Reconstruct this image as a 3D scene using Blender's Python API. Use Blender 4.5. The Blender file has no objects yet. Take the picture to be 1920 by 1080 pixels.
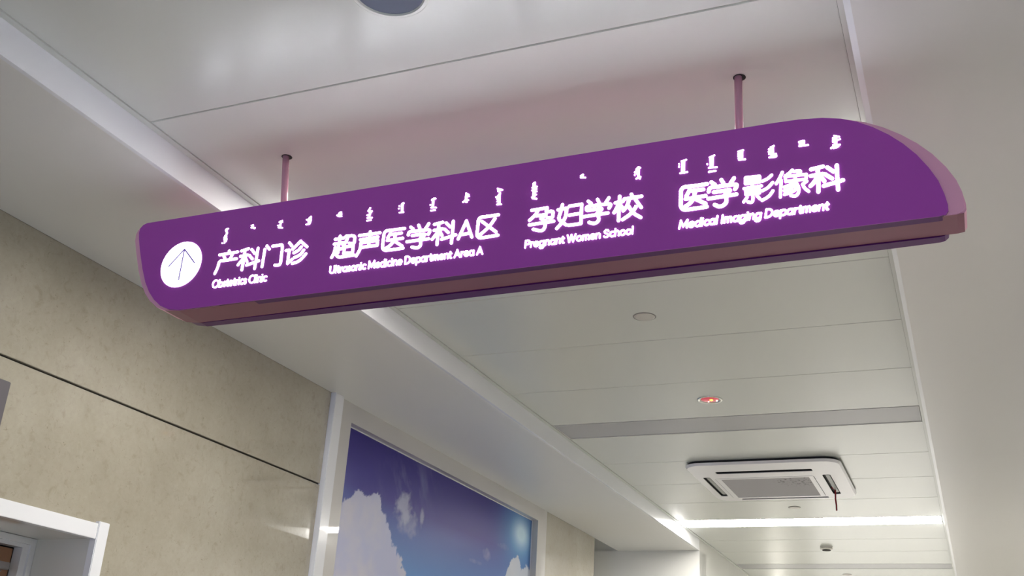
import bpy, bmesh, math, random
import numpy as np
from mathutils import Vector, Matrix
random.seed(4)
sc = bpy.context.scene
COL = sc.collection
ZC = 1.6                                     # camera height above the floor; "rel" heights below are above the camera

# ------------------------------------------------------------------ camera
YAW, PITCH, ROLL, FPX = 0.41866712, 0.39594239, 0.0609801, 1969.88
cy, sy, cp, sp = math.cos(YAW), math.sin(YAW), math.cos(PITCH), math.sin(PITCH)
FWD = Vector((-sy*cp, cy*cp, sp)); r0 = Vector((cy, sy, 0)); u0 = r0.cross(FWD)
RGT = r0*math.cos(ROLL) + u0*math.sin(ROLL); UPV = -r0*math.sin(ROLL) + u0*math.cos(ROLL)
cam_d = bpy.data.cameras.new('camera'); cam = bpy.data.objects.new('camera', cam_d); COL.objects.link(cam)
m = Matrix.Identity(4)
for i in range(3):
    m[i][0], m[i][1], m[i][2] = RGT[i], UPV[i], -FWD[i]
m[2][3] = ZC
cam.matrix_world = m
cam_d.sensor_width = 36; cam_d.lens = FPX/1920*36; cam_d.clip_start = 0.02
sc.camera = cam

# ------------------------------------------------------------------ world, light, exposure
w = bpy.data.worlds.new('world'); sc.world = w; w.use_nodes = True
w.node_tree.nodes['Background'].inputs[0].default_value = (0.75, 0.8, 0.9, 1)
w.node_tree.nodes['Background'].inputs[1].default_value = 0.15
def area(name, loc, rot, sx, sy_, power, col):
    d = bpy.data.lights.new(name, 'AREA'); d.shape = 'RECTANGLE'; d.size = sx; d.size_y = sy_; d.energy = power; d.color = col
    o = bpy.data.objects.new(name, d); o.location = loc; o.rotation_euler = rot; COL.objects.link(o); return o
# unseen fill lights added: cool behind the camera, warm at the far end
area('fill_back', (-0.9, -5.3, 1.5), (math.radians(90), 0, 0), 2.4, 2.0, 74, (0.58, 0.71, 1.0))
area('fill_far', (-0.9, 12.6, 1.3), (math.radians(-90), 0, 0), 1.5, 1.8, 14, (1.0, 0.97, 0.93))
LIT = 38.0
sc.view_settings.view_transform = 'Standard'; sc.view_settings.look = 'None'
sc.view_settings.gamma = 1; sc.view_settings.use_curve_mapping = False
sc.view_settings.exposure = -0.02
sc.cycles.use_denoising = True
sc.cycles.max_bounces = 10; sc.cycles.diffuse_bounces = 6

# ------------------------------------------------------------------ materials
def lin(c):
    return tuple(((v/255)/12.92 if v/255 <= 0.04045 else ((v/255+0.055)/1.055)**2.4) for v in c)
def mat(name, rgb, rough=0.5, metal=0.0, coat=0.0, coat_rough=0.05, emit=None, strength=0.0, spec=0.5, noise=0.0, nscale=20, bump=0.0, bscale=200):
    mt = bpy.data.materials.new(name); mt.use_nodes = True; nt = mt.node_tree; b = nt.nodes['Principled BSDF']
    c = (*lin(rgb), 1)
    b.inputs['Base Color'].default_value = c; b.inputs['Roughness'].default_value = rough; b.inputs['Metallic'].default_value = metal
    b.inputs['Coat Weight'].default_value = coat; b.inputs['Coat Roughness'].default_value = coat_rough
    b.inputs['Specular IOR Level'].default_value = spec
    if emit: b.inputs['Emission Color'].default_value = (*lin(emit), 1); b.inputs['Emission Strength'].default_value = strength
    tc = nt.nodes.new('ShaderNodeTexCoord')
    if noise > 0:
        n = nt.nodes.new('ShaderNodeTexNoise'); n.inputs['Scale'].default_value = nscale; n.inputs['Detail'].default_value = 4
        nt.links.new(tc.outputs['Object'], n.inputs['Vector'])
        mx = nt.nodes.new('ShaderNodeMix'); mx.data_type = 'RGBA'
        mx.inputs[6].default_value = tuple(v*(1-noise) for v in c[:3])+(1,); mx.inputs[7].default_value = tuple(min(1, v*(1+noise)) for v in c[:3])+(1,)
        nt.links.new(n.outputs['Fac'], mx.inputs[0]); nt.links.new(mx.outputs[2], b.inputs['Base Color'])
    if bump > 0:
        n2 = nt.nodes.new('ShaderNodeTexNoise'); n2.inputs['Scale'].default_value = bscale; n2.inputs['Detail'].default_value = 3
        nt.links.new(tc.outputs['Object'], n2.inputs['Vector'])
        bp = nt.nodes.new('ShaderNodeBump'); bp.inputs['Strength'].default_value = bump; bp.inputs['Distance'].default_value = 0.002
        nt.links.new(n2.outputs['Fac'], bp.inputs['Height']); nt.links.new(bp.outputs['Normal'], b.inputs['Normal'])
    return mt
M = {}
M['ceil'] = mat('ceiling_panel_enamel', (207, 210, 204), 0.27, noise=0.02, nscale=1.2)
M['soffit'] = mat('soffit_paint', (214, 212, 210), 0.32, noise=0.02, nscale=1.5)
M['soffit_left'] = mat('soffit_paint_lit', (218, 218, 215), 0.36, noise=0.02, nscale=1.5)  # same paint as the right soffit, lightened to carry bounce light in its colour
M['fascia'] = mat('fascia_enamel', (234, 236, 240), 0.22)
M['dark_gap'] = mat('dark_gap', (40, 38, 36), 0.8)
M['white_paint'] = mat('white_wall_paint', (224, 224, 220), 0.5, noise=0.015, nscale=3)
M['white_gloss'] = mat('white_gloss_trim', (226, 228, 232), 0.18, coat=0.3)
M['frame_grey'] = mat('mural_frame_enamel', (192, 190, 188), 0.3, coat=0.8, coat_rough=0.01)
M['floor'] = mat('floor_vinyl', (196, 193, 187), 0.25, noise=0.05, nscale=30)
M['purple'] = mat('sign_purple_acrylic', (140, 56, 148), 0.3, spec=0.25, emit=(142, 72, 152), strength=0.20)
M['purple_rear'] = mat('sign_purple_rear', (84, 24, 96), 0.34, spec=0.15)
M['pink'] = mat('sign_pink_enamel', (232, 170, 196), 0.35, spec=0.3)
M['underside'] = mat('sign_underside_shade', (136, 84, 102), 0.4, spec=0.25)  # shade under the pink body, put into a darker colour
M['letter'] = mat('lit_letter', (255, 255, 255), 0.4, emit=(246, 248, 255), strength=5.0)
M['arrow'] = mat('arrow_purple', (110, 85, 165), 0.4, emit=(110, 85, 165), strength=0.5)
M['rod'] = mat('pink_rod', (200, 150, 168), 0.25)
M['led'] = mat('lit_diffuser', (255, 255, 255), 0.4, emit=(255, 250, 242), strength=LIT)
M['unlit'] = mat('unlit_diffuser', (170, 170, 172), 0.35)
M['alu'] = mat('lamp_edge', (205, 205, 203), 0.4)
M['ac_white'] = mat('cassette_plastic', (232, 230, 232), 0.3)
M['ac_slot'] = mat('outlet_dark', (14, 14, 15), 0.6)
M['louver'] = mat('louver_grey', (150, 152, 148), 0.4)
M['wood'] = mat('door_veneer', (152, 112, 84), 0.4, noise=0.12, nscale=18)
M['closer'] = mat('closer_grey', (150, 146, 146), 0.35, metal=0.5)
M['plate'] = mat('dark_plate', (88, 84, 90), 0.4)
M['rim'] = mat('rim_grey', (140, 138, 134), 0.6)
M['cover'] = mat('cover_white', (196, 193, 186), 0.35)
M['downglass'] = mat('downlight_glass', (92, 102, 124), 0.5, spec=0.3)
M['silver'] = mat('reflector_silver', (220, 220, 215), 0.15, metal=0.9)
M['red_lens'] = mat('red_lens', (200, 60, 80), 0.2, coat=0.5, emit=(210, 40, 70), strength=0.5)
M['led_yellow'] = mat('led_yellow', (255, 220, 90), 0.3, emit=(255, 225, 80), strength=2.5)
M['led_white'] = mat('led_white', (255, 225, 220), 0.3, emit=(255, 215, 210), strength=1.6)
M['detector'] = mat('detector_plastic', (225, 222, 215), 0.3)
M['ribbon'] = mat('ribbon_red', (140, 10, 24), 0.6)

# stone panels: beige with mottling, flecks and a polished coat
st = bpy.data.materials.new('beige_stone'); st.use_nodes = True; nt = st.node_tree; b = nt.nodes['Principled BSDF']; M['stone'] = st
tc = nt.nodes.new('ShaderNodeTexCoord')
def noise(scale, detail=5, rough=0.6, dist=0.0):
    n = nt.nodes.new('ShaderNodeTexNoise'); n.inputs['Scale'].default_value = scale; n.inputs['Detail'].default_value = detail
    n.inputs['Roughness'].default_value = rough; n.inputs['Distortion'].default_value = dist
    nt.links.new(tc.outputs['Object'], n.inputs['Vector']); return n
def ramp(src, pts):
    r = nt.nodes.new('ShaderNodeValToRGB'); e = r.color_ramp.elements
    e[0].position, e[0].color = pts[0][0], (*pts[0][1], 1); e[1].position, e[1].color = pts[-1][0], (*pts[-1][1], 1)
    for p, c in pts[1:-1]: q = e.new(p); q.color = (*c, 1)
    nt.links.new(src, r.inputs[0]); return r
def mulc(a, b_, fac=1.0):
    mx = nt.nodes.new('ShaderNodeMix'); mx.data_type = 'RGBA'; mx.blend_type = 'MULTIPLY'; mx.inputs[0].default_value = fac
    nt.links.new(a, mx.inputs[6]); nt.links.new(b_, mx.inputs[7]); return mx.outputs[2]
n1 = noise(2.2, 5); c1 = ramp(n1.outputs['Fac'], [(0.3, lin((157, 150, 134))), (0.55, lin((170, 164, 149))), (0.75, lin((181, 176, 163)))])
n2 = noise(34, 6, 0.65, 0.5); c2 = ramp(n2.outputs['Fac'], [(0.30, (0.86, 0.845, 0.82)), (0.45, (1, 1, 1)), (0.7, (1.0, 1.0, 1.0)), (0.82, (1.0, 1.0, 1.0))])
n3 = noise(75, 5, 0.7, 1.2); c3 = ramp(n3.outputs['Fac'], [(0.30, (0.66, 0.63, 0.58)), (0.38, (1, 1, 1)), (1.0, (1, 1, 1))])
n4 = noise(60, 6, 0.7, 0.6); c4 = ramp(n4.outputs['Fac'], [(0.3, (0.90, 0.90, 0.89)), (0.7, (1, 1, 1))])
nt.links.new(mulc(mulc(mulc(c1.outputs[0], c2.outputs[0]), c3.outputs[0]), c4.outputs[0]), b.inputs['Base Color'])
b.inputs['Roughness'].default_value = 0.35; b.inputs['Specular IOR Level'].default_value = 0.08; b.inputs['Coat Weight'].default_value = 1.0; b.inputs['Coat IOR'].default_value = 1.7; b.inputs['Coat Roughness'].default_value = 0.008
nw = noise(14.0, 1); bp = nt.nodes.new('ShaderNodeBump'); bp.inputs['Strength'].default_value = 0.004; bp.inputs['Distance'].default_value = 0.002
nt.links.new(nw.outputs['Fac'], bp.inputs['Height']); nt.links.new(bp.outputs['Normal'], b.inputs['Coat Normal'])

# return-air grille: grey fabric with a few grimy spots towards the near right corner
gm = bpy.data.materials.new('grille_grey'); gm.use_nodes = True; nt = gm.node_tree; b = nt.nodes['Principled BSDF']; M['grille'] = gm
b.inputs['Roughness'].default_value = 0.6
tc = nt.nodes.new('ShaderNodeTexCoord')
nz = noise(55, 3, 0.6, 0.8); cr = ramp(nz.outputs['Fac'], [(0.58, (0, 0, 0)), (0.63, (1, 1, 1))])
vd = nt.nodes.new('ShaderNodeVectorMath'); vd.operation = 'DISTANCE'; vd.inputs[1].default_value = (0.125, -0.02, 0.0)
mpn = nt.nodes.new('ShaderNodeMapping'); nt.links.new(tc.outputs['Object'], mpn.inputs[0]); mpn.inputs['Scale'].default_value = (1, 1, 0)
nt.links.new(mpn.outputs[0], vd.inputs[0])
mk = ramp(vd.outputs['Value'], [(0.09, (1, 1, 1)), (0.13, (0, 0, 0))])
ml = nt.nodes.new('ShaderNodeMath'); ml.operation = 'MULTIPLY'; nt.links.new(cr.outputs[0], ml.inputs[0]); nt.links.new(mk.outputs[0], ml.inputs[1])
mx = nt.nodes.new('ShaderNodeMix'); mx.data_type = 'RGBA'; mx.inputs[6].default_value = (*lin((166, 163, 166)), 1); mx.inputs[7].default_value = (*lin((70, 66, 66)), 1)
nt.links.new(ml.outputs[0], mx.inputs[0]); nt.links.new(mx.outputs[2], b.inputs['Base Color'])

# mural print: colours are stored per vertex of the picture
mm = bpy.data.materials.new('sky_print'); mm.use_nodes = True; nt = mm.node_tree; b = nt.nodes['Principled BSDF']; M['mural'] = mm
at = nt.nodes.new('ShaderNodeAttribute'); at.attribute_name = 'print'; nt.links.new(at.outputs['Color'], b.inputs['Base Color'])
b.inputs['Roughness'].default_value = 0.4; b.inputs['Specular IOR Level'].default_value = 0.12

# ------------------------------------------------------------------ mesh helpers (all z given relative to the camera, shifted by ZC)
def link(name, bm, material, parent=None, smooth=False):
    bmesh.ops.recalc_face_normals(bm, faces=bm.faces)
    me = bpy.data.meshes.new(name); bm.to_mesh(me); bm.free(); me.materials.append(material)
    if smooth: me.polygons.foreach_set('use_smooth', [True]*len(me.polygons))
    o = bpy.data.objects.new(name, me); COL.objects.link(o)
    if parent: o.parent = parent; o.matrix_parent_inverse = Matrix.Translation(-parent.location)
    return o
def add_box(bm, x0, x1, y0, y1, z0, z1, bev=0.0):
    g = bmesh.ops.create_cube(bm, size=1)
    bmesh.ops.scale(bm, vec=(x1-x0, y1-y0, z1-z0), verts=g['verts'])
    bmesh.ops.translate(bm, vec=((x0+x1)/2, (y0+y1)/2, (z0+z1)/2+ZC), verts=g['verts'])
    if bev > 0:
        ed = list({e for v in g['verts'] for e in v.link_edges})
        bmesh.ops.bevel(bm, geom=ed, offset=bev, segments=2, affect='EDGES', clamp_overlap=True)
def box(name, material, bounds, parent=None, bev=0.0):
    bm = bmesh.new(); add_box(bm, *bounds, bev=bev); return link(name, bm, material, parent)
def add_prism(bm, pts, axis, a, b_, bev=0.0, bevel_loop='both'):
    """polygon pts in the plane perpendicular to axis, extruded from a to b_"""
    def P(p, t):
        if axis == 'y': return (p[0], t, p[1]+ZC)
        if axis == 'x': return (t, p[0], p[1]+ZC)
        return (p[0], p[1], t+ZC)
    va = [bm.verts.new(P(p, a)) for p in pts]; vb = [bm.verts.new(P(p, b_)) for p in pts]
    fa = bm.faces.new(va); fb = bm.faces.new(vb[::-1]); n = len(pts)
    for i in range(n): bm.faces.new((va[i], va[(i+1) % n], vb[(i+1) % n], vb[i]))
    if bev > 0:
        ed = list(fa.edges)*(bevel_loop in ('both', 'a')) + list(fb.edges)*(bevel_loop in ('both', 'b'))
        bmesh.ops.bevel(bm, geom=ed, offset=bev, segments=3, affect='EDGES', clamp_overlap=True)
def prism(name, material, pts, axis, a, b_, parent=None, bev=0.0, bl='both', smooth=False):
    bm = bmesh.new(); add_prism(bm, pts, axis, a, b_, bev, bl); return link(name, bm, material, parent, smooth)
def add_lathe(bm, prof, cx, cy_, seg=40):
    """prof: (radius, z) from one axis end to the other, turned about a vertical axis"""
    rings = []
    for r, z in prof:
        if r < 1e-6: rings.append([bm.verts.new((cx, cy_, z+ZC))])
        else: rings.append([bm.verts.new((cx+r*math.cos(2*math.pi*k/seg), cy_+r*math.sin(2*math.pi*k/seg), z+ZC)) for k in range(seg)])
    for A, B in zip(rings, rings[1:]):
        for k in range(seg):
            k2 = (k+1) % seg
            f = [A[k % len(A)], A[k2 % len(A)], B[k2 % len(B)], B[k % len(B)]]
            u = []
            for v in f:
                if v not in u: u.append(v)
            if len(u) > 2: bm.faces.new(u)
def lathe(name, material, prof, cx, cy_, parent=None, smooth=False, seg=40):
    bm = bmesh.new(); add_lathe(bm, prof, cx, cy_, seg); return link(name, bm, material, parent, smooth)
def tag(o, label=None, cat=None, group=None, kind=None):
    if label: o['label'] = label
    if cat: o['category'] = cat
    if group: o['group'] = group
    if kind: o['kind'] = kind
    return o
def thing(name, loc, label, cat, group=None):
    o = bpy.data.objects.new(name, None); o.location = (loc[0], loc[1], loc[2]+ZC); o.empty_display_size = 0.1; COL.objects.link(o)
    return tag(o, label, cat, group)
def struct(o, label, cat): return tag(o, label, cat, kind='structure')
def rrect(x0, x1, y0, y1, r, n=6):
    out = []
    for cx, cy_, a0 in ((x1-r, y0+r, -90), (x1-r, y1-r, 0), (x0+r, y1-r, 90), (x0+r, y0+r, 180)):
        for k in range(n+1):
            a = math.radians(a0+90*k/n); out.append((cx+r*math.cos(a), cy_+r*math.sin(a)))
    return out

# ------------------------------------------------------------------ dimensions (metres; z relative to the camera)
H = 1.30; ZS = 1.22                 # central ceiling, lower side soffits
XF = -1.736; XR = -0.107            # edges of the raised centre bay
XW = -2.331; XRW = 0.49             # left and right walls
Y0, Y1 = -5.5, 13.0; FL = -ZC
LIGHTS = [(-2.48, -2.245, False), (-0.18, 0.055, False), (2.20, 2.435, True), (4.42, 4.655, False), (6.725, 6.975, True), (8.56, 8.80, False), (10.6, 10.85, True)]

# ------------------------------------------------------------------ structure
struct(box('floor', M['floor'], (-2.9, XRW+0.1, Y0-0.1, Y1+0.1, FL-0.1, FL)), 'pale grey corridor floor below the picture', 'floor')
ceil = struct(box('ceiling', M['dark_gap'], (XF-0.02, XR+0.02, Y0, Y1, H+0.012, H+0.05)), 'raised metal ceiling bay of wide enamelled panels with lower soffits on both sides', 'ceiling')
joints = [-5.5, -5.0, -4.5, -4.0, -3.5, -3.0]
joints += [None]
seq = [-5.5, -5.0, -4.5, -4.0, -3.5, -3.0, 'L0', -1.75, -1.24, -0.73, 'L1', 0.60, 1.14, 1.655, 'L2', 2.91, 3.418, 3.918, 'L3', 5.18, 5.69, 6.195, 'L4', 7.48, 7.98, 'L5', 9.3, 9.8, 10.2, 'L6', 11.4, 12.0, 12.5, 13.0]
def panel(y0, y1):
    if y1-y0 < 0.02: return
    g = 0.0009
    bm = bmesh.new()
    # a tray: flat underside with softened long edges
    pts = [(y0+g, H+0.012), (y0+g, H+0.0022), (y0+g+0.0022, H), (y1-g-0.0022, H), (y1-g, H+0.0022), (y1-g, H+0.012)]
    add_prism(bm, pts, 'x', XF+0.0190, XR-0.0182)
    link('panel', bm, M['ceil'], ceil)
prev = seq[0]
for s in seq[1:]:
    if isinstance(s, str):
        a, b_, _ = LIGHTS[int(s[1])]; panel(prev, a-0.004); prev = b_+0.004
    else:
        panel(prev, s); prev = s
for x0, x1 in ((XF, XF+0.0175), (XR-0.0175, XR)):
    box('edge_trim', M['ceil'], (x0, x1, Y0, Y1, H-0.003, H+0.012), ceil)
# left soffit with its bright fascia, right soffit
box('soffit', M['soffit_left'], (XW-0.0, XF-0.012, Y0, 7.40, ZS, ZS+0.05), ceil)
box('fascia', M['fascia'], (XF-0.012, XF, Y0, 7.40, ZS, H+0.012), ceil)
box('soffit', M['soffit'], (XR+0.012, XRW, Y0, Y1, ZS, ZS+0.05), ceil)
box('fascia', M['fascia'], (XR, XR+0.012, Y0, Y1, ZS, H+0.012), ceil)

# left wall: dark backing with large stone panels hung on it, an open joint between the rows
wl = bmesh.new()
for bd in ((XW-0.30, XW-0.014, Y0, 1.40, FL, ZS+0.05), (XW-0.30, XW-0.014, 2.405, 3.62, FL, ZS+0.05), (XW-0.30, XW-0.014, 1.40, 2.405, 0.47, ZS+0.05),
           (XW-0.30, XW-0.05, 3.62, 5.96, FL, ZS+0.05), (XW-0.30, XW-0.014, 5.96, 6.872, FL, ZS+0.05)):
    add_box(wl, *bd)
wall_left = struct(link('wall_left', wl, M['dark_gap']), 'left corridor wall clad in large polished beige stone panels with one dark horizontal joint', 'wall')
def stone(pts): return prism('stone_panel', M['stone'], pts, 'x', XW-0.013, XW, wall_left, bev=0.0012, bl='b')
J = 0.843; g = 0.0034
stone([(-1.6, J+g), (3.493, J+g), (3.493, ZS), (-1.6, ZS)])
stone([(-1.6, FL), (1.372, FL), (1.372, 0.472), (2.405, 0.472), (2.405, FL), (3.493, FL), (3.493, J-g), (-1.6, J-g)])
stone([(-5.5, J+g), (-1.606, J+g), (-1.606, ZS), (-5.5, ZS)]); stone([(-5.5, FL), (-1.606, FL), (-1.606, J-g), (-5.5, J-g)])
stone([(5.96, FL), (6.872, FL), (6.872, ZS), (5.96, ZS)])
struct(box('trim_1', M['white_gloss'], (XW-0.012, XW+0.022, 3.495, 3.560, FL, ZS), bev=0.002), 'white glossy upright trim between stone wall and mural frame', 'trim')
# recess past the stone wall, then the white return wall that carries on along the fascia line
bm = bmesh.new(); add_box(bm, XW-0.36, XW-0.30, 6.85, 7.5, FL, 1.40); add_box(bm, XW-0.36, XW-0.0, 6.85, 7.5, 1.36, 1.40); add_box(bm, XW-0.36, XW, 7.43, 7.5, ZS, 1.36)
struct(link('wall_recess', bm, M['white_paint']), 'white recess beyond the end of the stone wall', 'wall')
bm = bmesh.new(); add_box(bm, XW-0.30, XF, 7.40, 7.60, FL, ZS); add_box(bm, XF-0.2, XF, 7.405, Y1, FL, H)
struct(link('wall_far_left', bm, M['white_paint']), 'white wall facing down the corridor and turning its corner beyond the stone wall', 'wall')
struct(box('wall_right', M['white_paint'], (XRW, XRW+0.1, Y0, Y1, FL, ZS+0.05)), 'white right corridor wall outside the picture', 'wall')
struct(box('wall_far', M['white_paint'], (-2.7, XRW+0.1, Y1, Y1+0.1, FL, H+0.1)), 'white wall closing the far end of the corridor', 'wall')
struct(box('wall_back', M['white_paint'], (-2.7, XRW+0.1, Y0-0.1, Y0, FL, H+0.1)), 'white wall closing the corridor behind the camera', 'wall')

# ------------------------------------------------------------------ door in the left wall
door = bpy.data.objects.new('door_1', None); door.location = (XW, 1.89, 0.0); COL.objects.link(door); struct(door, 'white cased doorway with a brown wooden door set deep in the stone wall', 'door')
YA, YB, ZT = 1.41, 2.367, 0.435
bm = bmesh.new()
add_box(bm, XW-0.010, XW+0.016, YB, YB+0.043, FL, ZT+0.051, bev=0.002)
add_box(bm, XW-0.010, XW+0.016, YA-0.043, YA, FL, ZT+0.051, bev=0.002)
add_box(bm, XW-0.010, XW+0.013, YA, YB, ZT, ZT+0.044, bev=0.001)
link('door_casing', bm, M['white_gloss'], door)
M['reveal'] = mat('reveal_gloss', (214, 214, 208), 0.08, coat=0.4)
XD = XW-0.222
bm = bmesh.new()
add_box(bm, XD-0.03, XW-0.008, YB+0.001, YB+0.02, FL, ZT+0.02); add_box(bm, XD-0.03, XW-0.008, YA-0.02, YA-0.001, FL, ZT+0.02); add_box(bm, XD-0.03, XW-0.008, YA-0.02, YB+0.02, ZT+0.001, ZT+0.02)
link('door_lining', bm, M['reveal'], door)
bm = bmesh.new()
for s, o_, x_ in ((0.018, 0.0, 0.012), (0.022, 0.018, 0.004)):
    add_box(bm, XD-0.03, XD+x_, YB-o_-s, YB-o_, FL, ZT-o_-(s if o_ == 0 else 0.011)); add_box(bm, XD-0.03, XD+x_, YA+o_, YA+o_+s, FL, ZT-o_-(s if o_ == 0 else 0.011))
    add_box(bm, XD-0.03, XD+x_, YA+o_, YB-o_, ZT-o_-(s if o_ == 0 else 0.011), ZT-o_)
link('door_stop', bm, M['white_gloss'], door)
leaf = box('door_leaf', M['wood'], (XD-0.07, XD-0.028, YA+0.044, YB-0.044, FL+0.01, ZT-0.033), door, bev=0.001)
box('door_backing', M['dark_gap'], (XD-0.10, XD-0.072, YA-0.02, YB+0.02, FL, ZT+0.02), door)
bm = bmesh.new(); add_box(bm, XD-0.028, XD+0.018, 2.02, 2.285, 0.335, 0.356, bev=0.002); add_box(bm, XD-0.028, XD-0.022, 2.00, 2.295, 0.332, 0.359, bev=0.001)
link('door_closer', bm, M['closer'], leaf)

pl = thing('wall_plate', (XW, 1.79, 0.69), 'dark grey flat plate on the stone wall above the doorway, cut by the left edge', 'sign')
box('plate', M['plate'], (XW+0.004, XW+0.014, 1.62, 1.953, 0.60, 0.777), pl, bev=0.002)
box('mounting_pad', M['closer'], (XW, XW+0.004, 1.66, 1.91, 0.63, 0.745), pl)

# ------------------------------------------------------------------ mural
mu = thing('wall_mural', (XW, 4.74, FL+0.3), 'tall framed sky mural with white clouds on deep blue, set in the left wall', 'mural')
MY0, MY1, MZ0, MZ1 = 3.663, 5.816, -0.55, 1.140
bm = bmesh.new()
for bd in ((XW-0.034, XW+0.004, 3.562, MY0, FL, ZS), (XW-0.034, XW+0.004, MY1, 5.958, FL, ZS), (XW-0.034, XW+0.004, MY0, MY1, MZ1, ZS), (XW-0.034, XW+0.004, MY0, MY1, FL, MZ0)):
    add_box(bm, *bd)
link('frame', bm, M['frame_grey'], mu)
bm = bmesh.new(); t = 0.0035
for bd in ((XW-0.036, XW-0.031, MY0, MY0+t*0.5, MZ0, MZ1), (XW-0.036, XW-0.031, MY1-t, MY1, MZ0, MZ1), (XW-0.036, XW-0.031, MY0, MY1, MZ1-t, MZ1), (XW-0.036, XW-0.031, MY0, MY1, MZ0, MZ0+t)):
    add_box(bm, *bd)
link('inner_bead', bm, M['white_gloss'], mu)
NY, NZ = 360, 300
yy = np.linspace(MY0, MY1, NY); zz = np.linspace(MZ0, MZ1, NZ)
def vnoise(Y, Z, f, seed, oct_=5, gain=0.5):
    rs = np.random.RandomState(seed); out = np.zeros_like(Y); amp, tot = 1.0, 0
    for o in range(oct_):
        G = rs.rand(256, 256); u = Y*f; v = Z*f; i = np.floor(u).astype(int); j = np.floor(v).astype(int); a = u-i; c = v-j
        a = a*a*(3-2*a); c = c*c*(3-2*c); g_ = lambda p, q: G[p % 256, q % 256]
        out += amp*((g_(i, j)*(1-a)+g_(i+1, j)*a)*(1-c)+(g_(i, j+1)*(1-a)+g_(i+1, j+1)*a)*c); tot += amp; amp *= gain; f *= 2.03
    return out/tot
Yg, Zg = np.meshgrid(yy, zz, indexing='ij')
L_ = lambda c: np.array(lin(c))
def mixc(A, B, t): t = np.clip(t, 0, 1)[..., None]; return A*(1-t)+B*t
top, mid, low = L_((58, 50, 128)), L_((86, 80, 158)), L_((100, 152, 214))
d = Yg*0.10+0.0
tz = (1.13-Zg)
colr = mixc(np.ones(Yg.shape+(3,))*top, mid, tz/0.28)
colr = mixc(colr, low, (tz-0.22)/0.32)
colr = mixc(colr, L_((120, 130, 185)), np.exp(-((Yg-3.62)/0.16)**2)*0.7*(np.clip((1.02-Zg)/0.2, 0, 1)))
# cyan glow of the print near the upper right
gl = np.exp(-(((Yg-5.66)/0.13)**2+((Zg-1.03)/0.09)**2)); gl2 = np.exp(-(((Yg-5.66)/0.26)**2+((Zg-1.0)/0.2)**2))
colr = mixc(colr, L_((90, 160, 215)), gl2*0.85); colr = mixc(colr, L_((205, 232, 246)), np.clip(gl**2*0.9+gl*0.25, 0, 0.9))
nlo = vnoise(Yg, Zg, 6, 1); nhi = vnoise(Yg, Zg, 22, 2, 5, 0.6); nst = vnoise(Yg*1.6, Zg*0.35, 14, 5)
# thin streaks under the top edge
nst = vnoise(Yg*1.0+(Zg-1)*0.5, Zg*0.55, 11, 5, 5, 0.6)
strk = np.clip((nst-0.42)*2.6, 0, 1)*np.exp(-((Yg-4.28-(Zg-1.0)*0.5)/0.20)**2)*np.exp(-((Zg-1.0)/0.13)**2)
colr = mixc(colr, L_((150, 155, 200)), strk*0.55)
def blob(cy_, cz, ry, rz, soft, seedn, strength, c=(188, 192, 214)):
    global colr
    e = ((Yg-cy_)/ry)**2+((Zg-cz)/rz)**2 + (nhi-0.5)*2.6+(nlo-0.5)*1.6
    colr = mixc(colr, L_(c), np.clip((1-e)/soft, 0, 1)*strength)
blob(4.26, 0.905, 0.085, 0.075, 0.9, 3, 0.75); blob(4.28, 0.84, 0.12, 0.07, 1.2, 3, 0.45)
blob(4.435, 0.895, 0.022, 0.055, 0.9, 3, 0.6); blob(5.06, 0.785, 0.09, 0.012, 2.0, 3, 0.4); blob(5.20, 0.835, 0.05, 0.035, 2.2, 3, 0.5); blob(5.40, 0.92, 0.08, 0.02, 2.5, 3, 0.35)
def hill(pts, c1_, c2_, rag):
    """solid cumulus below a ragged outline"""
    global colr
    py = [p[0]*1.0047 for p in pts]; pz = [p[1] for p in pts]
    edge = np.interp(Yg, py, pz, left=-9, right=-9)+(vnoise(Yg, Zg, 11, 9, 2)-0.5)*0.05+(nhi-0.5)*rag+(nlo-0.5)*rag*0.8
    t_ = np.clip((edge-Zg)/0.007, 0, 1)
    body = mixc(np.ones(Yg.shape+(3,))*L_(c1_), L_(c2_), np.clip((nlo-0.35)*2.2+(edge-Zg)*0.2, 0, 1))
    colr = mixc(colr, body, t_)
hill([(3.5, 0.70), (3.66, 0.775), (3.70, 0.81), (3.74, 0.85), (3.785, 0.882), (3.84, 0.905), (3.93, 0.922), (3.98, 0.905), (4.015, 0.889), (4.05, 0.85), (4.10, 0.827), (4.138, 0.765), (4.22, 0.70), (4.31, 0.61), (4.38, 0.46), (4.46, 0.2), (4.6, -0.2), (4.9, -0.6)], (192, 196, 226), (214, 212, 222), 0.075)
hill([(5.1, -0.4), (5.3, 0.4), (5.40, 0.70), (5.436, 0.771), (5.49, 0.843), (5.53, 0.90), (5.588, 0.925), (5.63, 0.90), (5.655, 0.855), (5.70, 0.88), (5.756, 0.86), (5.9, 0.80)], (198, 206, 220), (210, 212, 220), 0.06)
verts = [(XW-0.0345, yy[i], zz[j]+ZC) for i in range(NY) for j in range(NZ)]
faces = [(i*NZ+j, (i+1)*NZ+j, (i+1)*NZ+j+1, i*NZ+j+1) for i in range(NY-1) for j in range(NZ-1)]
me = bpy.data.meshes.new('picture'); me.from_pydata(verts, [], faces); me.materials.append(M['mural'])
ca = me.color_attributes.new('print', 'FLOAT_COLOR', 'POINT')
rgba = np.ones((NY*NZ, 4), dtype=np.float32); rgba[:, :3] = colr.reshape(-1, 3); ca.data.foreach_set('color', rgba.ravel())
po = bpy.data.objects.new('picture', me); COL.objects.link(po); po.parent = mu; po.matrix_parent_inverse = Matrix.Translation(-mu.location)
box('backing_board', M['frame_grey'], (XW-0.048, XW-0.036, MY0-0.03, MY1+0.03, MZ0-0.03, MZ1+0.03), mu)

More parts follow.
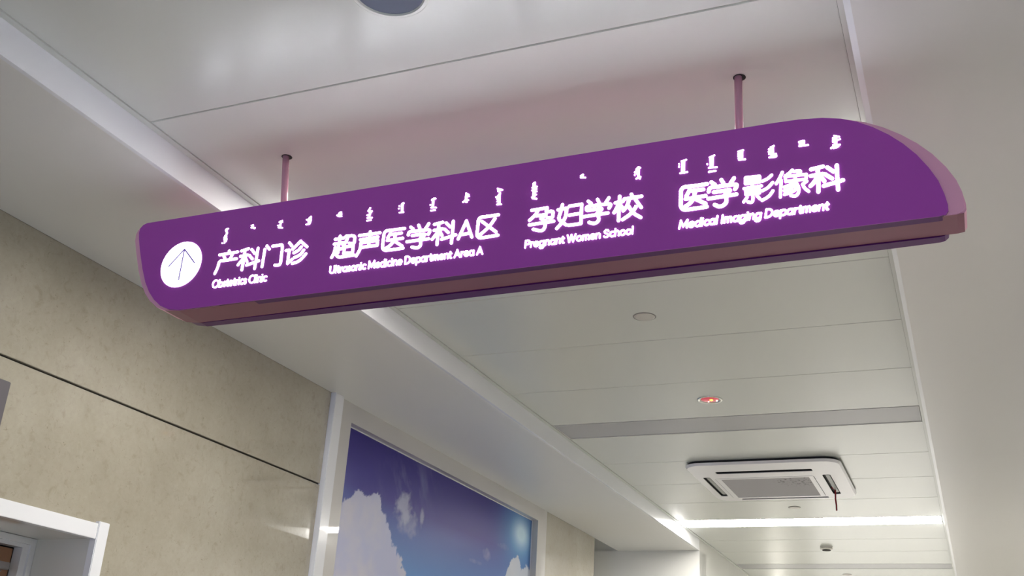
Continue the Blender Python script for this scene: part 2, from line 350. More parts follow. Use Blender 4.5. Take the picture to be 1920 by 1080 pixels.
# ------------------------------------------------------------------ ceiling fittings
LL = ['unlit grey linear ceiling lamp behind the camera', 'unlit grey linear ceiling lamp just above the camera', 'lit white linear ceiling lamp hidden behind the purple sign',
      'unlit grey linear ceiling lamp between the red round lamp and the air conditioner', 'glowing white linear ceiling lamp just beyond the air conditioner', 'unlit pale linear ceiling lamp beyond the smoke detector', 'lit white linear ceiling lamp farthest down the corridor']
for (a, b_, on), lb in zip(LIGHTS, LL):
    t_ = thing('linear_lamp', ((XF+XR)/2, (a+b_)/2, H), lb, 'ceiling lamp', 'linear ceiling lamps across the corridor')
    x0, x1 = XF+0.0195, XR-0.0195
    bm = bmesh.new(); e = 0.004
    add_box(bm, x0, x1, a, a+e, H-0.001, H+0.012); add_box(bm, x0, x1, b_-e, b_, H-0.001, H+0.012); add_box(bm, x0, x0+e, a+e, b_-e, H-0.001, H+0.012); add_box(bm, x1-e, x1, a+e, b_-e, H-0.001, H+0.012)
    link('housing', bm, M['alu'], t_)
    box('diffuser', M['led' if on else 'unlit'], (x0+e, x1-e, a+e, b_-e, H+0.0008, H+0.010), t_)
CX = -0.925
def disc_cover(name, y, r, label, part='cover_disc'):
    t_ = thing(name, (CX, y, H), label, 'ceiling cover')
    lathe('rim', M['rim'], [(r+0.003, H+0.001), (r+0.003, H-0.0008), (r-0.0005, H-0.0008), (r-0.0005, H+0.001)], CX, y, t_)
    lathe(part, M['cover'], [(0, H-0.004), (r-0.006, H-0.004), (r-0.001, H-0.002), (r-0.001, H+0.001), (0, H+0.001)], CX, y, t_)
disc_cover('sprinkler_cover', 3.188, 0.036, 'small round white cover flush in the ceiling panel nearest under the sign')
disc_cover('sprinkler_cover', 6.39, 0.034, 'small round white cover between the air conditioner and the glowing lamp')
disc_cover('sprinkler_cover', 9.10, 0.034, 'small round cover in the farthest ceiling at the bottom edge of view')
t_ = thing('downlight', (CX, 1.408, H), 'large round unlit downlight with blue-grey glass at the top edge', 'downlight')
lathe('trim_ring', M['ceil'], [(0.079, H+0.001), (0.079, H-0.002), (0.076, H-0.004), (0.070, H-0.004), (0.067, H-0.001), (0.067, H+0.006)], CX, 1.408, t_, smooth=False, seg=64)
lathe('glass', M['downglass'], [(0, H-0.001), (0.0672, H-0.001), (0.0672, H+0.006), (0, H+0.006)], CX, 1.408, t_, seg=64)
RY = 4.162
t_ = thing('night_lamp', (CX, RY, H), 'small round recessed ceiling lamp glowing red with silver ring', 'ceiling lamp')
lathe('trim_ring', M['silver'], [(0.052, H+0.001), (0.052, H-0.002), (0.049, H-0.004), (0.042, H-0.003), (0.040, H+0.001)], CX, RY, t_, smooth=True)
lathe('lens', M['red_lens'], [(0, H-0.0045), (0.018, H-0.004), (0.034, H-0.0015), (0.0395, H+0.0008), (0, H+0.0008)], CX, RY, t_, smooth=True)
def bulb(dx, dy, r, mm_): lathe('led', M[mm_], [(0, H-0.0085), (r*0.7, H-0.0075), (r, H-0.005), (r, H-0.002), (0, H-0.002)], CX+dx, RY+dy, t_, smooth=True, seg=16)
bulb(0.008, -0.008, 0.0075, 'led_yellow'); bulb(-0.008, 0.012, 0.0035, 'led_white'); bulb(0.028, 0.006, 0.0035, 'led_white')
SY = 7.775
t_ = thing('smoke_detector', (CX+0.006, SY, H), 'small round white smoke detector beyond the glowing lamp', 'smoke detector')
lathe('base', M['detector'], [(0, H+0.001), (0.043, H+0.001), (0.043, H-0.006), (0.041, H-0.007), (0, H-0.007)], CX+0.006, SY, t_)
lathe('gap', M['dark_gap'], [(0, H-0.006), (0.037, H-0.006), (0.037, H-0.010), (0, H-0.010)], CX+0.006, SY, t_)
lathe('sensor_cap', M['detector'], [(0, H-0.0095), (0.042, H-0.0095), (0.043, H-0.015), (0.036, H-0.020), (0.030, H-0.022), (0, H-0.023)], CX+0.006, SY, t_, smooth=False)
lathe('sensor_mesh', M['dark_gap'], [(0.030, H-0.0218), (0.028, H-0.027), (0.016, H-0.0285), (0.0, H-0.0285)], CX+0.006, SY, t_)

# air-conditioning cassette
ax0, ax1, ay0, ay1 = -1.300, -0.530, 5.175, 6.050; AZ = H-0.026; acx, acy = (ax0+ax1)/2, (ay0+ay1)/2
ac = thing('air_conditioner', (acx, acy, H), 'white square ceiling air conditioner with a grey stained grille and four slots', 'air conditioner')
cut = [(-1.165, -0.680, 5.328, 5.380), (-1.160, -0.680, 5.990, 6.017), (-1.256, -1.218, 5.445, 5.915), (-0.647, -0.607, 5.463, 5.935)]
bm = bmesh.new()
out = rrect(ax0, ax1, ay0, ay1, 0.085); inn = rrect(ax0+0.008, ax1-0.008, ay0+0.008, ay1-0.008, 0.08)
n = len(out)
vo = [bm.verts.new((x, y, H-0.013+ZC)) for x, y in out]; vi = [bm.verts.new((x, y, AZ+ZC)) for x, y in inn]
for i in range(n): bm.faces.new((vo[i], vo[(i+1) % n], vi[(i+1) % n], vi[i]))
holes = [[bm.verts.new((x, y, AZ+ZC)) for x, y in rrect(c[0], c[1], c[2], c[3], 0.011, 3)] for c in cut]
hg = [bm.verts.new((x, y, AZ+ZC)) for x, y in rrect(-1.200, -0.690, 5.478, 5.972, 0.02, 3)]
loops = [vi]+holes+[hg]
eds = []
for lp in loops:
    for i in range(len(lp)):
        e = bm.edges.get((lp[i], lp[(i+1) % len(lp)])) or bm.edges.new((lp[i], lp[(i+1) % len(lp)])); eds.append(e)
bmesh.ops.triangle_fill(bm, use_beauty=True, use_dissolve=False, edges=eds)
for hv, dz in [(h, 0.003) for h in holes]+[(hg, 0.004)]:
    up = [bm.verts.new((v.co.x, v.co.y, v.co.z+dz)) for v in hv]
    for i in range(len(hv)): bm.faces.new((hv[i], hv[(i+1) % len(hv)], up[(i+1) % len(hv)], up[i]))
link('fascia_frame', bm, M['ac_white'], ac)
prism('gasket', M['ac_slot'], rrect(ax0+0.012, ax1-0.012, ay0+0.012, ay1-0.012, 0.075), 'z', H-0.0125, H, ac)
for c in cut:
    bm = bmesh.new(); q = 0.003
    for bd in ((c[0]-q, c[1]+q, c[2]-q, c[3]+q, AZ+0.0205, AZ+0.0215), (c[0]-q, c[0]-0.0005, c[2]-q, c[3]+q, AZ+0.0015, AZ+0.0205), (c[1]+0.0005, c[1]+q, c[2]-q, c[3]+q, AZ+0.0015, AZ+0.0205),
               (c[0]-q, c[1]+q, c[2]-q, c[2]-0.0005, AZ+0.0015, AZ+0.0205), (c[0]-q, c[1]+q, c[3]+0.0005, c[3]+q, AZ+0.0015, AZ+0.0205)):
        add_box(bm, *bd)
    link('outlet', bm, M['ac_slot'], ac)
for c, s in ((cut[2], 1), (cut[3], -1)):
    o = box('louver', M['louver'], (c[0]+0.013, c[1]-0.006, c[2]+0.028, c[3]-0.03, AZ+0.004, AZ+0.008), ac, bev=0.001)
box('louver', M['louver'], (cut[1][0]+0.02, cut[1][1]-0.02, cut[1][2]+0.004, cut[1][3]-0.014, AZ+0.008, AZ+0.012), ac)
# intake panel: white surround and grey grille
bm = bmesh.new(); px0, px1, py0, py1 = -1.197, -0.693, 5.481, 5.969; q = 0.018
for bd in ((px0, px0+0.028, py0, py1), (px1-0.024, px1, py0, py1), (px0+0.028, px1-0.024, py0, py0+0.022), (px0+0.028, px1-0.024, py1-0.016, py1)):
    add_box(bm, bd[0], bd[1], bd[2], bd[3], AZ-0.001, AZ+0.010)
link('intake_frame', bm, M['ac_white'], ac)
bm = bmesh.new(); add_box(bm, px0+0.028, px1-0.024, py0+0.022, py1-0.016, AZ+0.001, AZ+0.006)
bmesh.ops.translate(bm, vec=(-acx, -acy, -(AZ+ZC)), verts=bm.verts)
gr = link('intake_grille', bm, M['grille'], ac); gr.matrix_parent_inverse = Matrix.Identity(4); gr.location = (0, 0, AZ-H)
box('intake_backing', M['ac_slot'], (px0, px1, py0, py1, AZ+0.011, AZ+0.013), ac)
rb = thing('red_ribbon', (-0.627, 5.84, AZ+0.012), 'thin dark red ribbon hanging from the right slot of the air conditioner', 'ribbon')
def tube(name, material, pts, r, parent, seg=8, flat=1.0):
    bm = bmesh.new(); rings = []
    for i, p in enumerate(pts):
        a = Vector(pts[max(0, i-1)]); c = Vector(pts[min(len(pts)-1, i+1)]); t_ = (c-a).normalized()
        s = t_.cross(Vector((0, 1, 0)));  s = s.normalized() if s.length > 1e-3 else Vector((1, 0, 0)); q_ = t_.cross(s)
        rings.append([bm.verts.new(Vector(p)+Vector((0, 0, ZC))+s*r*math.cos(2*math.pi*k/seg)+q_*r*flat*math.sin(2*math.pi*k/seg)) for k in range(seg)])
    for A, B in zip(rings, rings[1:]):
        for k in range(seg): bm.faces.new((A[k], A[(k+1) % seg], B[(k+1) % seg], B[k]))
    bm.faces.new(rings[0]); bm.faces.new(rings[-1][::-1]); return link(name, bm, material, parent, True)
tube('tail', M['ribbon'], [(-0.6275, 5.836, AZ+0.010), (-0.627, 5.840, AZ-0.012), (-0.6285, 5.841, AZ-0.045), (-0.626, 5.842, AZ-0.080), (-0.6265, 5.843, AZ-0.108)], 0.0042, rb, flat=0.35)
tube('knot', M['ribbon'], [(-0.640, 5.80, AZ+0.006), (-0.632, 5.822, AZ+0.003), (-0.6275, 5.836, AZ+0.009), (-0.632, 5.815, AZ+0.009), (-0.639, 5.79, AZ+0.008)], 0.0025, rb)

# ------------------------------------------------------------------ hanging sign
YS = 1.838
sign = thing('hanging_sign', (-0.92, 1.897, H), 'long purple hospital sign with lit white lettering hung on two pink rods', 'sign')
bot = lambda x: 0.8795+(x+1.69)*(0.0110/1.72)
left = [(-1.845, 1.133), (-1.857, 1.129), (-1.864, 1.121), (-1.8655, 1.108), (-1.861, 1.09), (-1.852, 1.063), (-1.841, 1.034), (-1.828, 1.002), (-1.811, 0.966), (-1.792, 0.937), (-1.771, 0.914), (-1.749, 0.897), (-1.722, 0.885), (-1.690, 0.8795)]
right = [(0.012, 0.8905), (0.024, 0.8925), (0.0285, 0.899), (0.0288, 0.911), (0.025, 0.934), (0.0175, 0.962), (0.004, 0.991), (-0.0145, 1.022), (-0.036, 1.049), (-0.060, 1.073), (-0.087, 1.0945), (-0.114, 1.111), (-0.143, 1.1235), (-0.178, 1.132), (-0.222, 1.1365), (-0.27, 1.1375)]
face = left + [(x, bot(x)) for x in (-1.2, -0.7, -0.2)] + right + [(-0.7, 1.136), (-1.3, 1.1335)]
def pinkpt(p):
    x, z = p
    if x > -0.3:                                   # outer edge swells outwards past the face at both ends
        k = min(1, max(0, (x+0.19)/0.20)); return (x+0.030*k**0.8, z-0.001 if z > 0.95 else z+0.0015)
    if x < -1.6 and z < 1.12:
        return (x-0.016*min(1, max(0, (-1.69-x)/0.05+0.15)), z-0.0005)
    if x < -1.8: return (x-0.013, z-0.0015)
    return (x, z-0.001 if z > 1.0 else z+0.0015)
pink = [pinkpt(p) for p in face]
prism('pink_body', M['pink'], pink, 'y', 1.8425, 1.924, sign, bev=0.003, bl='both')
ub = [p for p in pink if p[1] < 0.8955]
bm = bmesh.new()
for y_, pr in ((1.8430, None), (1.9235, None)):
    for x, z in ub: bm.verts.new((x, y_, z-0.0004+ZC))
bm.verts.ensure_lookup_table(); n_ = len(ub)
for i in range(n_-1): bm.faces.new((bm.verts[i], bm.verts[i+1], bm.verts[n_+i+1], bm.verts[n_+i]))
link('underside_shade', bm, M['underside'], sign)['label'] = 'mauve strip added under the pink edge to darken it like shade'
prism('front_tray', M['purple_rear'], face, 'y', YS+0.002, 1.860, sign)
prism('front_face', M['purple'], face, 'y', YS, YS+0.002, sign)
rear = left + [(x, bot(x)) for x in (-1.2, -0.7, -0.2)] + [(0.010, 0.8905), (0.019, 0.8925), (0.0255, 0.898), (0.028, 0.908), (0.0265, 0.928)] + right[5:] + [(-0.7, 1.136), (-1.3, 1.1335)]
prism('rear_face', M['purple_rear'], [(x, z-0.0012) for x, z in rear], 'y', 1.9255, 1.957, sign, bev=0.007, bl='b', smooth=False)
for px_, dx in ((-1.492, 0.022), (-0.349, -0.002)):       # the left rod hangs slightly off plumb
    zb = 1.130; zt = H+0.005
    tube('suspension_rod', M['rod'], [(px_+dx, 1.897, zb), (px_, 1.897, zt)], 0.0085, sign, seg=20)
    lathe('ceiling_hole', M['dark_gap'], [(0, H+0.0005), (0.0135, H+0.0005), (0.0135, H-0.0006), (0, H-0.0006)], px_+0.002, 1.899, sign, seg=24)

# lettering: flat round-ended strokes standing on the face
CAMP = Vector((0, 0, 0))
def onface(x, y):
    d_ = FWD+RGT*((x-960)/FPX)-UPV*((y-540)/FPX); k = YS/d_.y; return (d_.x*k, d_.z*k)
def chaikin(p):
    for _ in range(2):
        o = [p[0]]
        for a, c in zip(p, p[1:]):
            o += [(a[0]*.75+c[0]*.25, a[1]*.75+c[1]*.25), (a[0]*.25+c[0]*.75, a[1]*.25+c[1]*.75)]
        o.append(p[-1]); p = o
    return p
def strokes(name, lines, r, material=None, y0=YS-0.0016, y1=YS, parent=None, smooth=True):
    """lines: polylines in face coordinates"""
    bm = bmesh.new(); S = 10
    def disc(c):
        f = [bm.verts.new((c[0]+r*math.cos(2*math.pi*k/S), y0, c[1]+r*math.sin(2*math.pi*k/S)+ZC)) for k in range(S)]
        g_ = [bm.verts.new((v.co.x, y1, v.co.z)) for v in f]
        bm.faces.new(f)
        for k in range(S): bm.faces.new((f[k], g_[k], g_[(k+1) % S], f[(k+1) % S]))
    for p in lines:
        if len(p) > 2 and smooth: p = chaikin(p)
        disc(p[0])
        for a, c in zip(p, p[1:]):
            dx, dz = c[0]-a[0], c[1]-a[1]; L = math.hypot(dx, dz)
            if L < 1e-6: continue
            nx, nz = -dz/L*r, dx/L*r
            q_ = [(a[0]+nx, a[1]+nz), (c[0]+nx, c[1]+nz), (c[0]-nx, c[1]-nz), (a[0]-nx, a[1]-nz)]
            f = [bm.verts.new((x, y0, z+ZC)) for x, z in q_]; g_ = [bm.verts.new((x, y1, z+ZC)) for x, z in q_]
            bm.faces.new(f)
            for k in range(4): bm.faces.new((f[k], g_[k], g_[(k+1) % 4], f[(k+1) % 4]))
            disc(c)
    return link(name, bm, material or M['letter'], parent or sign)
def glyph(name, ox, oy, s, data, r):
    return strokes(name, [[onface(ox+x/s, oy+y/s) for x, y in ln] for ln in data], r)
R1 = 0.0032
A_ = (390, 420, 10)
glyph('character', *A_, [[(402, 505), (412, 545)], [(220, 582), (560, 525)], [(300, 600), (325, 660)], [(458, 580), (425, 640)], [(540, 652), (300, 690), (215, 695), (195, 800), (130, 935)]], R1)
glyph('character', *A_, [[(632, 508), (765, 465)], [(610, 610), (745, 582)], [(698, 500), (675, 660), (638, 865)], [(670, 640), (565, 770)], [(695, 620), (735, 710)], [(825, 480), (880, 555)], [(780, 590), (835, 658)], [(722, 775), (955, 692)], [(943, 455), (875, 840)]], R1)
glyph('character', *A_, [[(1070, 475), (1015, 805)], [(1108, 413), (1155, 475)], [(1215, 420), (1340, 400), (1408, 385), (1375, 620), (1362, 775), (1255, 775)]], R1)
glyph('character', *A_, [[(1530, 355), (1578, 415)], [(1468, 500), (1545, 488), (1522, 520), (1495, 740)], [(1495, 740), (1580, 665)], [(1592, 475), (1740, 325)], [(1740, 325), (1860, 430)], [(1610, 545), (1700, 500), (1755, 430)], [(1618, 635), (1740, 580), (1800, 490)], [(1582, 745), (1720, 700), (1840, 560)]], R1)
B_ = (610, 400, 10)
glyph('character', *B_, [[(188, 490), (350, 465)], [(282, 428), (262, 570)], [(168, 580), (350, 553)], [(255, 590), (240, 740)], [(268, 672), (325, 662)], [(192, 640), (172, 740), (120, 832)], [(190, 745), (240, 830), (340, 815), (535, 785)],
    [(388, 432), (560, 415), (552, 520), (540, 575), (448, 562)], [(428, 440), (400, 530), (335, 605)], [(362, 632), (525, 612)], [(525, 612), (512, 742)], [(362, 632), (348, 752)], [(348, 752), (512, 742)]], R1)
glyph('character', *B_, [[(845, 345), (835, 430)], [(640, 420), (1030, 367)], [(658, 497), (990, 445)], [(675, 558), (985, 512)], [(985, 512), (975, 600)], [(668, 642), (975, 602)], [(822, 540), (816, 615)], [(670, 560), (655, 680), (580, 805)]], R1)
glyph('character', *B_, [[(1490, 285), (1260, 318), (1110, 330), (1090, 500), (1065, 705), (1260, 685), (1460, 655)], [(1225, 375), (1172, 465)], [(1235, 398), (1430, 373)], [(1165, 512), (1455, 470)], [(1318, 400), (1300, 500), (1240, 590), (1140, 660)], [(1318, 535), (1440, 615)]], R1)
glyph('character', *B_, [[(1603, 260), (1650, 298)], [(1752, 225), (1775, 282)], [(1945, 195), (1888, 280)], [(1560, 410), (1570, 345), (1700, 338), (1968, 300), (1958, 360), (1935, 395)],
    [(1630, 420), (1740, 405), (1890, 385), (1840, 440), (1770, 470), (1785, 520), (1795, 600), (1730, 660), (1625, 635)], [(1530, 535), (1940, 480)]], R1)
C_ = (770, 380, 10)
glyph('character', *C_, [[(447, 410), (605, 370)], [(440, 522), (600, 492)], [(530, 420), (515, 600), (495, 790)], [(505, 560), (405, 690)], [(550, 545), (592, 622)], [(668, 382), (745, 457)], [(640, 500), (708, 563)], [(582, 690), (848, 605)], [(803, 350), (790, 550), (765, 762)]], R1)
glyph('letter', *C_, [[(893, 685), (1048, 348)], [(1048, 348), (1150, 648)], [(960, 602), (1110, 573)]], R1)
glyph('character', *C_, [[(1650, 230), (1450, 262), (1278, 275), (1262, 450), (1235, 675), (1450, 645), (1640, 612)], [(1337, 353), (1602, 550)], [(1585, 300), (1480, 450), (1310, 602)]], R1)
D_ = (980, 350, 10)
glyph('character', *D_, [[(172, 447), (460, 400)], [(460, 400), (445, 475)], [(300, 430), (240, 540), (130, 635)], [(455, 478), (575, 455), (570, 530), (560, 590), (468, 592)], [(260, 552), (460, 520), (400, 565), (345, 600)], [(345, 600), (420, 645)], [(125, 720), (585, 650)], [(425, 640), (425, 760), (370, 840), (200, 803)]], R1)
glyph('character', *D_, [[(750, 340), (715, 480), (670, 600), (730, 665), (822, 720)], [(830, 405), (812, 560), (760, 660), (640, 788)], [(665, 437), (840, 405)], [(880, 367), (1110, 333)], [(1112, 333), (1100, 500), (1095, 695)], [(862, 727), (1090, 697)], [(875, 537), (1090, 503)]], R1)
glyph('character', *D_, [[(1230, 275), (1290, 322)], [(1405, 240), (1437, 305)], [(1620, 210), (1562, 300)], [(1200, 440), (1198, 372), (1400, 352), (1660, 318), (1645, 370), (1622, 405)], [(1215, 450), (1350, 432), (1510, 405), (1440, 470), (1390, 500), (1425, 560), (1435, 640), (1350, 705), (1245, 672)], [(1140, 567), (1602, 495)]], R1)
E_ = (1100, 340, 10)
glyph('character', *E_, [[(540, 408), (685, 378)], [(622, 283), (610, 500), (598, 740)], [(600, 430), (560, 520), (515, 592)], [(635, 445), (690, 525)], [(840, 245), (862, 285)], [(708, 335), (1032, 282)], [(795, 360), (760, 470), (688, 555)], [(915, 340), (1025, 492)], [(930, 475), (850, 600), (675, 722)], [(790, 475), (870, 600), (1015, 680)]], R1*1.05)
F_ = (1260, 310, 10); R2 = 0.0036
glyph('character', *F_, [[(660, 352), (400, 395), (170, 410), (168, 620), (165, 848), (400, 820), (655, 778)], [(335, 460), (268, 585)], [(350, 482), (592, 455)], [(255, 635), (632, 575)], [(432, 490), (415, 620), (340, 720), (250, 775)], [(455, 640), (632, 722)]], R2)
glyph('character', *F_, [[(738, 320), (808, 368)], [(925, 275), (968, 342)], [(1165, 242), (1105, 330)], [(690, 500), (702, 418), (900, 400), (1215, 352), (1215, 400), (1182, 450)], [(785, 507), (950, 485), (1115, 455), (1040, 520), (980, 560), (1025, 620), (1020, 720), (900, 790), (800, 742)], [(682, 630), (1210, 545)]], R2)
glyph('character', *F_, [[(1385, 232), (1640, 207)], [(1385, 295), (1640, 265)], [(1385, 352), (1640, 318)], [(1380, 240), (1378, 350)], [(1645, 212), (1643, 318)], [(1350, 440), (1680, 388)], [(1505, 370), (1512, 400)], [(1385, 488), (1640, 458)], [(1390, 552), (1640, 522)], [(1382, 490), (1388, 552)], [(1645, 460), (1643, 522)],
    [(1518, 550), (1525, 640), (1500, 705), (1425, 690)], [(1412, 600), (1345, 690)], [(1592, 570), (1650, 632)], [(1870, 185), (1800, 255), (1700, 300)], [(1890, 322), (1810, 420), (1700, 480)], [(1895, 480), (1820, 590), (1690, 662)]], 0.0027)
G_ = (1400, 290, 10)
glyph('character', *G_, [[(670, 332), (620, 450), (555, 550)], [(648, 480), (632, 800)], [(858, 292), (800, 355), (720, 405)], [(880, 320), (1035, 300), (960, 372)], [(738, 412), (1120, 372)], [(735, 505), (1110, 462)], [(722, 420), (735, 505)], [(1125, 380), (1112, 460)], [(912, 400), (910, 480)],
    [(890, 520), (800, 580), (705, 612)], [(920, 570), (820, 650), (705, 682)], [(945, 640), (850, 712), (710, 750)], [(910, 500), (975, 600), (985, 700), (930, 785), (830, 772)], [(1130, 500), (1055, 555)], [(1050, 560), (1090, 640), (1165, 692)]], 0.0027)
glyph('character', *G_, [[(1208, 280), (1432, 225)], [(1205, 402), (1440, 362)], [(1332, 280), (1345, 500), (1345, 700)], [(1320, 430), (1270, 520), (1198, 592)], [(1385, 410), (1458, 500)], [(1512, 242), (1628, 320)], [(1468, 370), (1602, 450)], [(1445, 590), (1808, 480)], [(1690, 202), (1700, 420), (1716, 660)]], R2)

# round white sign with the arrow
bm = bmesh.new(); cc, rr = (-1.7075, 1.0010), 0.0605
add_prism(bm, [(cc[0]+rr*math.cos(2*math.pi*k/64), cc[1]+rr*math.sin(2*math.pi*k/64)) for k in range(64)], 'y', YS-0.0016, YS)
disc_o = link('arrow_disc', bm, M['letter'], sign)
strokes('arrow', [[onface(290+x/10, 440+y/10) for x, y in ln] for ln in ([(270, 603), (570, 278)], [(570, 278), (755, 530)], [(568, 285), (458, 850)])], 0.0017, M['arrow'], YS-0.0022, YS-0.0014, disc_o, False)

# English lines: a small round stroke alphabet (cap height 1)
def arc(cx, cy_, rx, ry, a0, a1, n=9): return [(cx+rx*math.cos(math.radians(a0+(a1-a0)*k/n)), cy_+ry*math.sin(math.radians(a0+(a1-a0)*k/n))) for k in range(n+1)]
bowl = lambda cx=.30, w=.26: arc(cx, .33, w, .33, 0, 360, 14)
AL = {
 'O': (.95, [arc(.42, .5, .42, .5, 0, 360, 18)]), 'C': (.80, [arc(.44, .5, .42, .5, 50, 310, 14)]), 'U': (.80, [[(.05, 1), (.05, .35)]+arc(.34, .33, .29, .33, 180, 360, 9)+[(.63, 1)]]),
 'M': (.98, [[(.03, 0), (.08, 1)], [(.08, 1), (.42, .2)], [(.42, .2), (.76, 1)], [(.76, 1), (.82, 0)]]), 'D': (.82, [[(.05, 0), (.05, 1), (.25, 1)]+arc(.25, .5, .42, .5, 90, -90, 10)+[(.05, 0)]]),
 'A': (.82, [[(0, 0), (.34, 1)], [(.34, 1), (.68, 0)], [(.13, .32), (.55, .32)]]), 'P': (.66, [[(.05, 0), (.05, 1), (.28, 1)]+arc(.28, .73, .25, .27, 90, -90, 8)+[(.05, .46)]]),
 'W': (1.08, [[(0, 1), (.24, 0)], [(.24, 0), (.46, .95)], [(.46, .95), (.68, 0)], [(.68, 0), (.92, 1)]]), 'S': (.66, [[(.50, .84), (.40, .98), (.20, 1.0), (.05, .80), (.14, .58), (.40, .46), (.52, .26), (.40, .02), (.16, 0), (.03, .16)]]),
 'I': (.26, [[(.05, 0), (.05, 1)]]), 'l': (.24, [[(.05, 0), (.05, 1)]]), 'i': (.24, [[(.05, 0), (.05, .66)], [(.05, .93), (.051, .94)]]), 'b': (.66, [bowl(.31), [(.05, 0), (.05, 1)]]), 'd': (.68, [bowl(.29), [(.55, 0), (.55, 1)]]),
 'a': (.68, [bowl(.29), [(.55, 0), (.55, .66)]]), 'g': (.68, [bowl(.29), [(.55, .66), (.55, -.1), (.45, -.32), (.2, -.34), (.08, -.24)]]), 'p': (.66, [bowl(.31), [(.05, -.32), (.05, .66)]]), 'o': (.66, [bowl(.29)]),
 'c': (.56, [arc(.30, .33, .26, .33, 50, 310, 10)]), 'e': (.64, [[(.05, .34), (.53, .34)]+arc(.29, .33, .25, .33, 5, 310, 12)]), 's': (.48, [[(.36, .56), (.22, .66), (.06, .56), (.12, .38), (.30, .28), (.34, .12), (.20, 0), (.03, .10)]]),
 't': (.40, [[(.16, .88), (.16, .15), (.22, 0), (.33, .02)], [(.02, .64), (.32, .64)]]), 'r': (.40, [[(.05, 0), (.05, .66)], [(.05, .40), (.14, .62), (.32, .64)]]), 'n': (.60, [[(.05, 0), (.05, .66)], [(.05, .42), (.12, .64), (.34, .68), (.46, .5), (.46, 0)]]),
 'h': (.60, [[(.05, 0), (.05, 1)], [(.05, .42), (.12, .64), (.34, .68), (.46, .5), (.46, 0)]]), 'm': (.88, [[(.05, 0), (.05, .66)], [(.05, .42), (.10, .64), (.28, .68), (.39, .5), (.39, 0)], [(.39, .42), (.46, .64), (.62, .68), (.73, .5), (.73, 0)]]),
 ' ': (.30, [])}
def english(text, pl_, pr_, cap_l, r=0.0020, slant=0.0):
    x0, z0 = onface(*pl_); x1, z1 = onface(*pr_); ct = onface(*cap_l); cap = ct[1]-z0; slant = (ct[0]-x0)/cap
    W = sum(AL[c][0] for c in text)-0.12; sx = math.hypot(x1-x0, z1-z0)/W; ux = (x1-x0)/(W*sx); uz = (z1-z0)/(W*sx)
    pen, words, cur = 0.0, [], []
    for c in text:
        adv, ls = AL[c]
        if c == ' ': words.append(cur); cur = []
        for ln in ls:
            cur.append([(x0+(pen+x)*sx*ux+y*cap*slant, z0+(pen+x)*sx*uz+y*cap) for x, y in ln])
        pen += adv
    words.append(cur)
    for wd in words: strokes('lettering', wd, r, smooth=False)
english('Obstetrics Clinic', (398.5, 540), (499, 527), (400.5, 526.5), 0.0017)
english('Ultrasonic Medicine Department Area A', (618, 513), (905, 476.5), (619.5, 500), 0.0017)
english('Pregnant Women School', (984, 465), (1187, 438.5), (985.5, 451.8), 0.0017)
english('Medical Imaging Department', (1273, 429), (1552, 393), (1275.5, 414.5), 0.0019)

# vertical Mongolian words: each a small column of teeth on a spine
R3 = 0.0014
def mong(ox, oy, data, r=R3): glyph('script_word', ox, oy, 10, data, r)
mong(400, 370, [[(285, 588), (240, 605), (238, 635), (268, 655), (255, 700), (215, 735), (230, 790), (210, 860)], [(262, 600), (245, 720)], [(250, 730), (240, 830)], [(205, 765), (225, 775)], [(205, 800), (235, 805)], [(168, 862), (172, 866)], [(255, 780), (245, 815)]])
mong(400, 370, [[(750, 520), (730, 560), (775, 588)], [(718, 530), (750, 535)], [(715, 572), (785, 575)]])
mong(400, 370, [[(1298, 442), (1265, 490), (1262, 570)], [(1240, 470), (1280, 470)], [(1215, 532), (1265, 522)], [(1225, 570), (1298, 575)], [(1262, 450), (1298, 465)]])
mong(400, 370, [[(1838, 365), (1790, 400), (1790, 450), (1790, 505)], [(1835, 375), (1835, 440), (1805, 505)], [(1752, 422), (1790, 420)], [(1742, 513), (1790, 505)]])
mong(600, 340, [[(405, 580), (360, 595), (365, 650)], [(325, 640), (350, 660), (410, 655)], [(350, 620), (410, 615)]])
mong(600, 340, [[(950, 500), (915, 550), (945, 600), (925, 680)], [(905, 560), (980, 560)], [(930, 585), (968, 585)], [(885, 640), (945, 628)], [(888, 690), (980, 682)], [(883, 742), (960, 727)]])
mong(600, 340, [[(1575, 412), (1530, 422), (1540, 575)], [(1560, 415), (1548, 575)], [(1492, 590), (1570, 580)], [(1490, 465), (1491, 468)], [(1482, 510), (1482, 516)]])
mong(780, 310, [[(372, 628), (340, 622), (298, 655)], [(335, 640), (325, 780)], [(318, 660), (312, 780)], [(285, 797), (382, 797)], [(280, 852), (362, 842)], [(272, 742), (272, 748)]])
mong(780, 310, [[(945, 525), (930, 640)], [(950, 530), (955, 640)], [(945, 530), (992, 552)], [(950, 590), (1000, 582)], [(910, 668), (985, 655)], [(882, 695), (905, 682)], [(935, 692), (960, 690)]])
mong(780, 310, [[(1538, 442), (1545, 490)], [(1538, 442), (1620, 462)], [(1545, 490), (1620, 462)], [(1580, 522), (1570, 620), (1575, 735)], [(1580, 522), (1530, 590)], [(1502, 598), (1520, 620)], [(1525, 640), (1570, 640)], [(1525, 685), (1570, 690)], [(1520, 738), (1600, 732)], [(1550, 580), (1550, 735)]])
mong(980, 290, [[(238, 525), (195, 545), (215, 640), (200, 720), (200, 820)], [(235, 535), (225, 820)], [(225, 600), (272, 600)], [(225, 640), (265, 645)], [(182, 625), (215, 620)], [(178, 675), (215, 680)], [(225, 690), (268, 690)], [(225, 755), (258, 750)], [(175, 800), (200, 812)], [(185, 825), (265, 830)]])
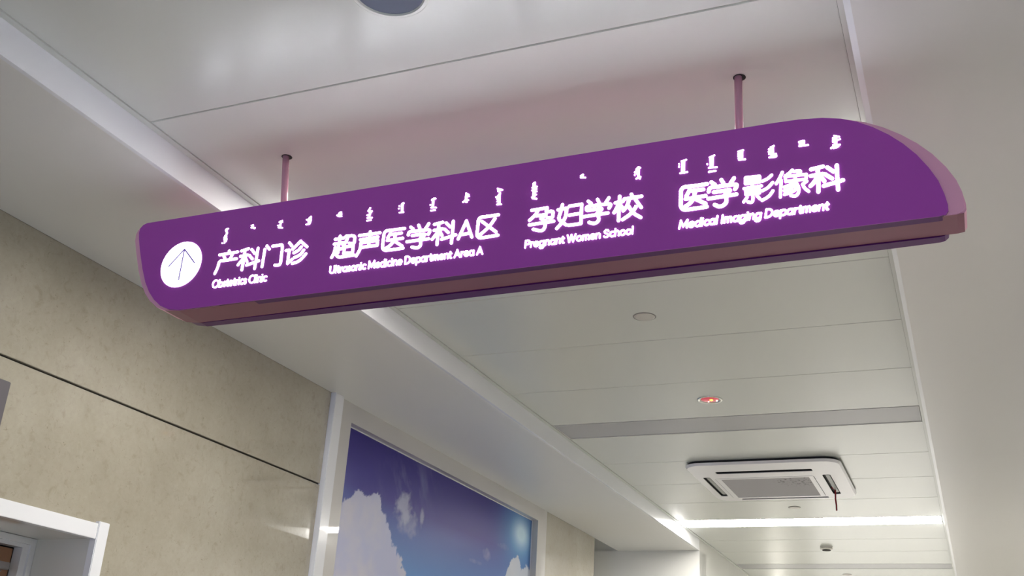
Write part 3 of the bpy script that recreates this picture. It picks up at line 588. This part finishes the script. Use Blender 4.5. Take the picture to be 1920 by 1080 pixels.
mong(980, 290, [[(1138, 378), (1100, 390), (1130, 415)], [(1088, 405), (1130, 405)], [(1088, 432), (1178, 432)]])
mong(1160, 270, [[(375, 435), (408, 450)], [(370, 440), (360, 640)], [(385, 450), (380, 640)], [(372, 440), (325, 485), (340, 560)], [(305, 530), (305, 540)], [(303, 580), (304, 590)], [(330, 655), (365, 640), (415, 618)], [(400, 655), (408, 625)]])
mong(1160, 270, [[(1270, 298), (1178, 332)], [(1190, 330), (1185, 545)], [(1212, 320), (1208, 545)], [(1235, 320), (1230, 545)], [(1152, 552), (1290, 528)], [(1135, 378), (1136, 382)], [(1133, 420), (1133, 435)]])
mong(1160, 270, [[(1798, 215), (1705, 255)], [(1715, 255), (1722, 430)], [(1745, 240), (1745, 430)], [(1770, 235), (1765, 430)], [(1690, 452), (1845, 436)], [(1690, 530), (1822, 505)], [(1700, 520), (1800, 510)], [(1662, 378), (1664, 388)]])
mong(1320, 240, [[(738, 418), (640, 448)], [(700, 430), (695, 590)], [(722, 420), (722, 590)], [(640, 490), (700, 482)], [(640, 530), (700, 522)], [(645, 570), (700, 560)], [(655, 602), (775, 588)]])
mong(1320, 240, [[(1315, 338), (1245, 372)], [(1265, 370), (1265, 540)], [(1295, 345), (1298, 540)], [(1215, 405), (1270, 395)], [(1212, 450), (1270, 440)], [(1218, 490), (1270, 485)], [(1300, 490), (1355, 490)], [(1222, 555), (1345, 545)], [(1330, 520), (1362, 525)]])
mong(1440, 220, [[(680, 440), (672, 530)], [(650, 445), (645, 530)], [(580, 468), (650, 442)], [(588, 500), (650, 485)], [(585, 543), (690, 530), (755, 522)]])
mong(1440, 220, [[(1238, 350), (1338, 368)], [(1258, 370), (1250, 520)], [(1285, 370), (1285, 520)], [(1290, 435), (1355, 410)], [(1215, 395), (1260, 388)], [(1215, 430), (1260, 425)], [(1215, 465), (1260, 460)], [(1218, 525), (1352, 515)], [(1180, 585), (1215, 560), (1325, 545)], [(1230, 580), (1300, 565)]], 0.0013)
